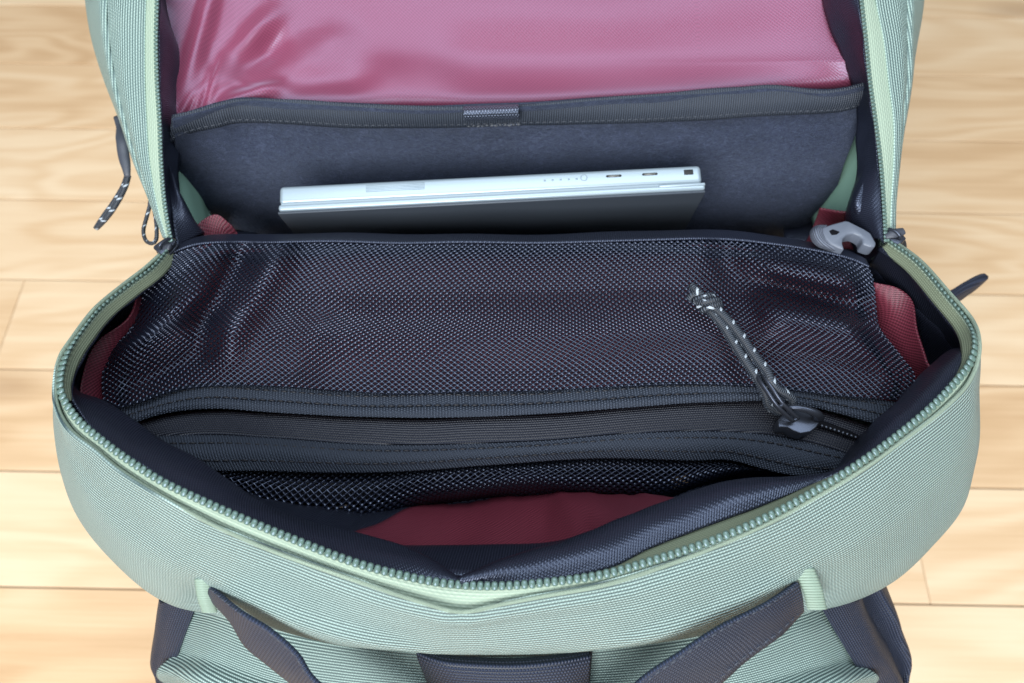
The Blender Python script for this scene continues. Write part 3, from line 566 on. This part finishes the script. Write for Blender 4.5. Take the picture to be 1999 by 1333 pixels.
# open end of the pocket zip and its slider
gap = [[(1585,815,.4228),(1620,826,.4225),(1660,842,.4220),(1700,862,.4215)], [(1585,830,.4226),(1620,840,.4222),(1660,854,.4218),(1700,866,.4213)]]
patch('zip_gap', [lifted(r) for r in gap], M['void'], zt, 20, 4, 0, 1, .0004)
b = Bag(); q = arc(P3(lifted([(1603,833,.4232),(1640,845,.4228),(1685,861,.4222)])), 11)
for c in q: b.add(*box_geo(c, (.0007, .0001, 0), (-.0001, .0007, 0), (0, 0, .0006)))
o = b.build('pocket_zip_teeth', M['plastic'], zt); o['kind'] = 'stuff'
def prism(nm, outline, z0, z1, mat, parent, bev=.0006):
    A, B = P3([(u, v, z0) for u, v in outline]), None
    top = P3([(u, v, z1) for u, v in outline]); A = top.copy(); A[:, 2] -= (z1-z0); k = len(outline)
    F = [tuple(range(k)), tuple(range(2*k-1, k-1, -1))]+[(i, k+i, k+(i+1) % k, (i+1) % k) for i in range(k)]
    return bevel(link(nm, mesh(nm, list(top)+list(A), F, None, True), mat, parent), bev, 3, .5)
sl = prism('pocket_slider', [(1519,818),(1520,833),(1538,834),(1550,841),(1563,846),(1582,843),(1594,834),(1600,824),(1597,812),(1588,806),(1560,802),(1535,800)], .421+PZ, .4285+PZ, M['metal'], pocket, .0005)
br = cr(P3(lifted([(1537,806,.428),(1536,798,.4325),(1552,796,.4345),(1575,800,.4345),(1594,808,.433),(1598,816,.429)])), 24)
tube('slider_bridge', br, np.concatenate([np.full(12, .0014), np.linspace(.0014, .0019, 12)]), M['metal'], pocket, 8, 1.3)
pl = P3(lifted([(1552,819,.4325),(1540,808,.4352),(1522,790,.4385),(1505,766,.4405),(1490,744,.4405),(1482,731,.438)]))
pd = cr(pl, 30); b = Bag()
for off in (-.0012, .0012):
    V, F, UV = tube_geo(pd+np.array([off, off*.5, 0]), .0008, 8, 1.6); b.add(V, F, UV)
for k in (0, 11, -1):
    V, F, UV = tube_geo(np.linspace(pd[k]+np.array([-.0014, -.0007, 0]), pd[k]+np.array([.0014, .0007, 0]), 4), .0009, 8); b.add(V, F, UV)
b.build('pull_tab', M['metal'], pocket)
b = Bag(); CR_ = .00215
def cord(pts, r=CR_, n=50): V, F, UV = tube_geo(arc(P3(lifted(pts, .0065)), n), r, 12); b.add(V, F, UV)
cord([(1378,598,.441),(1397,618,.4415),(1413,638,.4415),(1434,672,.441),(1456,706,.441),(1478,738,.4405),(1494,768,.4375),(1500,790,.433),(1515,801,.430),(1530,806,.4295)])
cord([(1384,594,.4425),(1410,614,.4435),(1440,648,.4435),(1470,690,.4435),(1496,724,.444),(1504,742,.444),(1518,760,.442),(1536,770,.440),(1546,780,.4375),(1541,792,.4345),(1530,800,.431)])
cord([(1380,592,.4415),(1366,580,.4425),(1354,576,.4425),(1345,584,.4405)], CR_*.9, 20); cord([(1380,588,.443),(1366,573,.4445),(1354,562,.4440),(1351,559,.4435)], CR_*.9, 20)
c0 = pz(1380, 591, .449); ax = pz(1400, 614, .449)-pz(1362, 570, .449); ax /= np.linalg.norm(ax); sx_ = np.cross(ax, (0, 0, 1)); 
th = np.linspace(0, 2*PI*2.6, 70); kp = c0+np.outer(np.cos(th)*.0037, sx_)+np.outer(np.sin(th)*.0026, (0, 0, 1))+np.outer((th/th[-1]-.5)*.0075+.0012*np.sin(th*.5), ax)
V, F, UV = tube_geo(kp, .0017, 10, 1, tuple(ax)); b.add(V, F, UV)
V, F, UV = tube_geo(arc(np.array([kp[0], c0+.0033*sx_+.0034*np.array([0, 0, 1]), c0+.002*ax+np.array([0, 0, .0048]), c0-.003*sx_+.003*ax+np.array([0, 0, .003]), kp[-1]]), 24), .0016, 10); b.add(V, F, UV)
b.build('pull_cord', M['cord'], pocket)

# ------------------------------------------------------------------ front pocket, handle, sewn slots
K0 = [(350,1160,.37),(420,1172,.385),(560,1205,.395),(760,1235,.402),(1000,1242,.404),(1220,1232,.402),(1450,1200,.393),(1560,1175,.385),(1640,1150,.37)]
K1 = [(377,1186,.368),(440,1202,.382),(570,1232,.392),(780,1266,.398),(1000,1270,.400),(1200,1264,.398),(1420,1232,.392),(1530,1206,.382),(1607,1182,.368)]
K2 = [(361,1222,.36),(440,1240,.378),(570,1275,.388),(790,1306,.390),(1000,1312,.391),(1200,1304,.390),(1440,1275,.387),(1560,1245,.376),(1635,1228,.36)]
K3 = [(343,1270,.345),(430,1290,.366),(570,1330,.376),(790,1355,.378),(1000,1360,.378),(1200,1355,.378),(1450,1330,.374),(1590,1300,.362),(1670,1287,.345)]
K4 = [(325,1330,.32),(420,1360,.34),(570,1400,.35),(790,1420,.352),(1000,1425,.352),(1200,1420,.352),(1470,1400,.348),(1620,1360,.335),(1698,1336,.32)]
K5 = [pz(*k) for k in K4]; K5 = np.array(K5); K5[:, 2] = .12; K5b = K5.copy(); K5b[:, 1] += .015; K5b[:, 2] = .01
g = surf([P3(K0), P3(K1), P3(K2), P3(K3), P3(K4), K5, K5b], 260, 90)
g = g+normals(g)*(.0016*smooth_noise(g*np.array([1, 1, 2]), .07, 81)*np.linspace(0, 1, 90)[:, None]**.3)[..., None]
fp = sheet('front_pocket', g, M['green'], bag, 0.0012)
def side_band(nm, inner, outer, mid_out, mat, par, seed):
    A, B = arc(P3(inner), 30), arc(P3(outer), 30); Mx = (A+B)/2+np.array(mid_out); dn = B.copy(); dn[:, 1] += .03; dn[:, 2] -= .012
    g = surf([A, Mx, B, dn], 80, 24); g = g+normals(g)*(.0008*smooth_noise(g, .03, seed))[..., None]; return sheet(nm, g, mat, par, .0012)
side_band('pocket_binding', [(384,1178,.3745),(368,1222,.3645),(350,1270,.3500),(333,1326,.3250),(316,1400,.293)], [(314,1164,.362),(307,1205,.352),(299,1262,.335),(297,1292,.325),(309,1322,.318),(310,1400,.29)], (-.001, -.001, .002), M['handle'], fp, 83)
side_band('pocket_binding', [(1598,1178,.3765),(1628,1228,.3665),(1663,1287,.3515),(1690,1336,.3265),(1712,1400,.304)], [(1675,1160,.366),(1692,1203,.358),(1717,1259,.345),(1750,1310,.328),(1775,1380,.30)], (.001, -.001, .002), M['handle'], fp, 84)
side_band('pocket_gusset', [(1670,1160,.352),(1690,1205,.342),(1715,1262,.33),(1748,1316,.316),(1760,1380,.30)], [(1717,1140,.345),(1750,1202,.335),(1768,1258,.322),(1776,1290,.315),(1770,1322,.308),(1762,1380,.30)], (.002, 0, -.004), M['handle'], fp, 85)
# daisy-chain webbing on the pocket front, standing proud of a shaded slot
WL0 = [(815,1276,.403),(850,1290,.406),(895,1298,.408),(1000,1302,.409),(1088,1295,.408),(1151,1284,.404)]
WL1 = [(826,1305,.398),(860,1320,.401),(900,1328,.403),(1000,1332,.404),(1088,1326,.403),(1149,1312,.399)]
WL2 = [(842,1345,.388),(870,1360,.391),(905,1370,.393),(1000,1374,.394),(1086,1368,.393),(1146,1352,.389)]
sheet('webbing_loop', surf([P3(WL0)+np.array([0, .003, -.003]), P3(WL0), P3(WL1), P3(WL2)], 90, 20), M['handle'], fp, .0018)
for a, c in (((812,1258,.4035), (843,1350,.3865)), ((1155,1256,.4035), (1147,1355,.3865))):
    tube('seam', arc(P3([a, ((a[0]+c[0])/2, (a[1]+c[1])/2, (a[2]+c[2])/2+.001), c]), 20), .0006, M['thread'], fp, 6)
HA = [(411,1146,.442),(470,1194,.450),(528,1230,.448),(580,1276,.444),(632,1342,.438),(800,1440,.42),(1000,1480,.412),(1150,1440,.42),(1240,1336,.442),(1330,1272,.450),(1400,1226,.452),(1490,1180,.450),(1556,1136,.442)]
HB = [(412,1168,.430),(452,1212,.434),(480,1258,.430),(520,1292,.426),(588,1346,.418),(780,1500,.40),(1000,1560,.39),(1200,1500,.40),(1396,1340,.428),(1452,1290,.434),(1520,1240,.434),(1545,1215,.434),(1566,1192,.430)]
hA, hB = P3(HA), P3(HB); hm = (hA+hB)/2+np.array([0, 0, .0012])
hg = surf([hA, hm, hB], 240, 14, even=False)
hd = sheet('carry_handle', hg, M['handle'], bag, .0018)
for t in (.08, .92): stitches('handle_stitching', cr(np.array([hA, hm, hB]), ts=[t*2])[0]+np.array([0, -.0002, .0008]), M['thread_grey'], hd, .0026, .0010, .0003, .0004)
def bartack(cx0, cy0, cx1, cy1, z0, z1, w):
    b = Bag(); A, B = pz(cx0, cy0, z0), pz(cx1, cy1, z1); n = 15
    wv = pz(cx0+w, cy0, z0)-A
    rows = [np.array([A+wv*s, (A+B)/2+wv*s+np.array([0, -.0004, .0014]), B+wv*s]) for s in np.linspace(0, 1, 5)]
    for k in range(n):
        t = k/(n-1); c = cr(np.array([A, (A+B)/2+np.array([0, -.0004, .0014]), B]), ts=[t*2])[0]
        s = np.linspace(-.08, 1.08, 7); P = c+np.outer(s, wv)+np.outer(np.sin(s.clip(0, 1)*PI)*.0013+rng.normal(0, .0001), (0, -.2, 1)); V, F, UV = tube_geo(P, .00075, 6); b.add(V, F, UV)
    return b.build('bartack', M['green_thread'], bag)
bartack(384, 1132, 398, 1192, .443, .424, 25); bartack(1554, 1112, 1578, 1186, .446, .424, 33)

# ------------------------------------------------------------------ clip, pulls and strap ends at the sides
k = Bag()
ol = [(1606,443),(1624,437),(1650,430),(1657,431),(1687,446),(1700,454),(1711,474),(1709,481),(1701,482),(1684,476),(1684,466),(1679,460),(1667,455),(1654,457),(1646,465),(1645,475),(1649,487),(1637,483),(1622,476),(1612,466),(1606,455)]
clip = prism('hook_clip', ol, .438, .4455, M['plastic'], bag, .0012)
prism('clip_slot', [(1619,450),(1626,447),(1640,452),(1634,457),(1624,458)], .4440, .4459, M['void'], clip, .0003)
lr = [[(1614,441,.4430),(1606,448,.4445),(1608,460,.4445),(1617,472,.4440),(1640,484,.4425)], [(1600,441,.4425),(1592,450,.4450),(1596,464,.4450),(1606,476,.4445),(1630,487,.4425)], [(1590,444,.4385),(1583,454,.4405),(1586,468,.4405),(1598,480,.4400),(1618,489,.4385)], [(1596,448,.435),(1590,456,.435),(1594,468,.435),(1604,478,.435),(1622,486,.435)]]
sheet('elastic_loop', surf([P3(r) for r in lr], 40, 24), M['elastic'], clip, .0012)
def pull(nm, tab, cordpts, tw, r=.0012):
    p = tube(nm, arc(P3(tab), 24), np.interp(np.linspace(0, 1, 24), np.linspace(0, 1, len(tw)), tw), M['rubber'], bag, 12, .55)
    for c in cordpts: tube('cord_loop', arc(P3(c), 40), r, M['cord'], p, 10)
    return p
pull('zipper_pull', [(228,228,.43),(232,245,.43),(238,275,.432),(241,300,.43),(246,325,.428),(249,346,.425)], [[(249,340,.425),(240,365,.42),(222,395,.415),(204,420,.41),(187,446,.405)], [(251,342,.425),(244,366,.422),(228,397,.417),(209,424,.412),(190,444,.406)]], [.0018, .0016, .003, .0032, .0028, .0016], .0014)
pull('zipper_pull', [(300,385,.43),(297,392,.43),(294,400,.43)], [[(294,396,.43),(286,425,.425),(280,450,.425),(284,468,.428),(294,475,.432),(304,470,.434),(306,450,.434),(303,420,.433),(298,398,.43)]], [.0016, .002, .0016], .0010)
pull('zipper_pull', [(1728,462,.449),(1742,457,.450),(1760,452,.450),(1764,451,.450)], [[(1750,462,.445),(1760,470,.44),(1763,482,.436),(1760,492,.433)]], [.0012, .0022, .0024, .0018], .0016)
pull('zipper_pull', [(304,481,.443),(316,483,.446),(332,482,.449)], [], [.0014, .0022, .0018])
SA = P3([(1745,640,.392),(1790,610,.388),(1832,584,.380),(1860,564,.376),(1890,549,.372),(1915,541,.368)]); SB = P3([(1765,675,.372),(1805,640,.370),(1842,604,.368),(1874,580,.368),(1898,563,.367),(1917,546,.366)])
sheet('shoulder_strap', surf([SA, (SA+SB)/2+np.array([.001, 0, .002]), SB], 60, 10), M['handle'], bag, .004)

# ------------------------------------------------------------------ laptop standing in the sleeve, short side up
lap = bpy.data.objects.new('laptop', None); COL.objects.link(lap)
A, B = pz(545, 363, .4405), pz(1368, 321, .4475)                   # far top edge, left to right
ex = B-A; LW = np.linalg.norm(ex); ex /= LW
dn = np.array([0.0, .245, -.97]); dn -= ex*np.dot(dn, ex); dn /= np.linalg.norm(dn); nf = np.cross(dn, ex); nf /= np.linalg.norm(nf)
if nf[1] > 0: nf = -nf
lap.location = tuple(A+ex*LW/2+dn*.31); lap['label'] = 'slim silver laptop standing on its short side in the charcoal fleece sleeve'; lap['category'] = 'laptop'
def lbox(nm, x0, x1, t0, t1, d0, d1, mat, par, bev=.0012, seg=4, round_=0.0):
    V, F = box_geo(A+ex*x0+nf*t0+dn*d0, ex*(x1-x0), nf*(t1-t0), dn*(d1-d0)); o = link(nm, mesh(nm, V, F, None, True), mat, par)
    if bev: bevel(o, bev, seg)
    return o
base = lbox('base', 0, LW, 0, .0096, 0, .31, M['alu'], lap, .0022, 5)
lbox('screen_seam', .001, LW-.001, 0.0090, .0104, .00025, .30, M['gasket'], lap, .0003, 2)
lidl = lbox('screen_lid', -.0003, LW+.0012, .0098, .0132, .0001, .31, M['alu'], lap, .0013, 4)
lbox('lid_cover', -.0008, LW+.0012, .0131, .0146, .0012, .308, M['laptop_dark'], lidl, .0004, 2)
lbox('hinge_notch', LW-.022, LW+.0012, .0098, .0114, -.0006, .02, M['alu'], lap, .0006, 2)
def port(nm, xc, w, t0, t1, inner=True):
    p = lbox(nm, xc-w/2, xc+w/2, t0, t1, -.0001, .003, M['port'], base, .0009 if inner else .0003, 3)
    if inner: lbox('contact', xc-w/2+.0017, xc+w/2-.0017, (t0+t1)/2-.0004, (t0+t1)/2+.0004, -.0002, .003, M['port_in'], base, 0)
    return p
fx = lambda u: (u-545)/(1368-545)*LW
port('usb_port', fx(1198), .0088, .0026, .0050); port('usb_port', fx(1268), .0088, .0026, .0050); port('lock_slot', fx(1343), .0048, .0023, .0053, False)
b = Bag()
for i in range(5):
    c = A+ex*(fx(1062)+i*.0040)+nf*.0040-dn*.0001; V, F = box_geo(c, ex*.0009, nf*.0009, dn*.0004); b.add(V, F)
o = b.build('battery_lights', M['gasket'], base); o['kind'] = 'stuff'
cc = A+ex*fx(1140)+nf*.0039; th = np.linspace(0, 2*PI, 25); tube('button_ring', cc+np.outer(np.cos(th), ex)*.0016+np.outer(np.sin(th), nf)*.0016-dn*.0001, .0002, M['gasket'], base, 6, 1, tuple(dn))
for i in range(5): lbox('vent_slit', fx(715), fx(830), .0022+i*.0008, .0025+i*.0008, -.00008, .001, M['gasket'], base, 0)
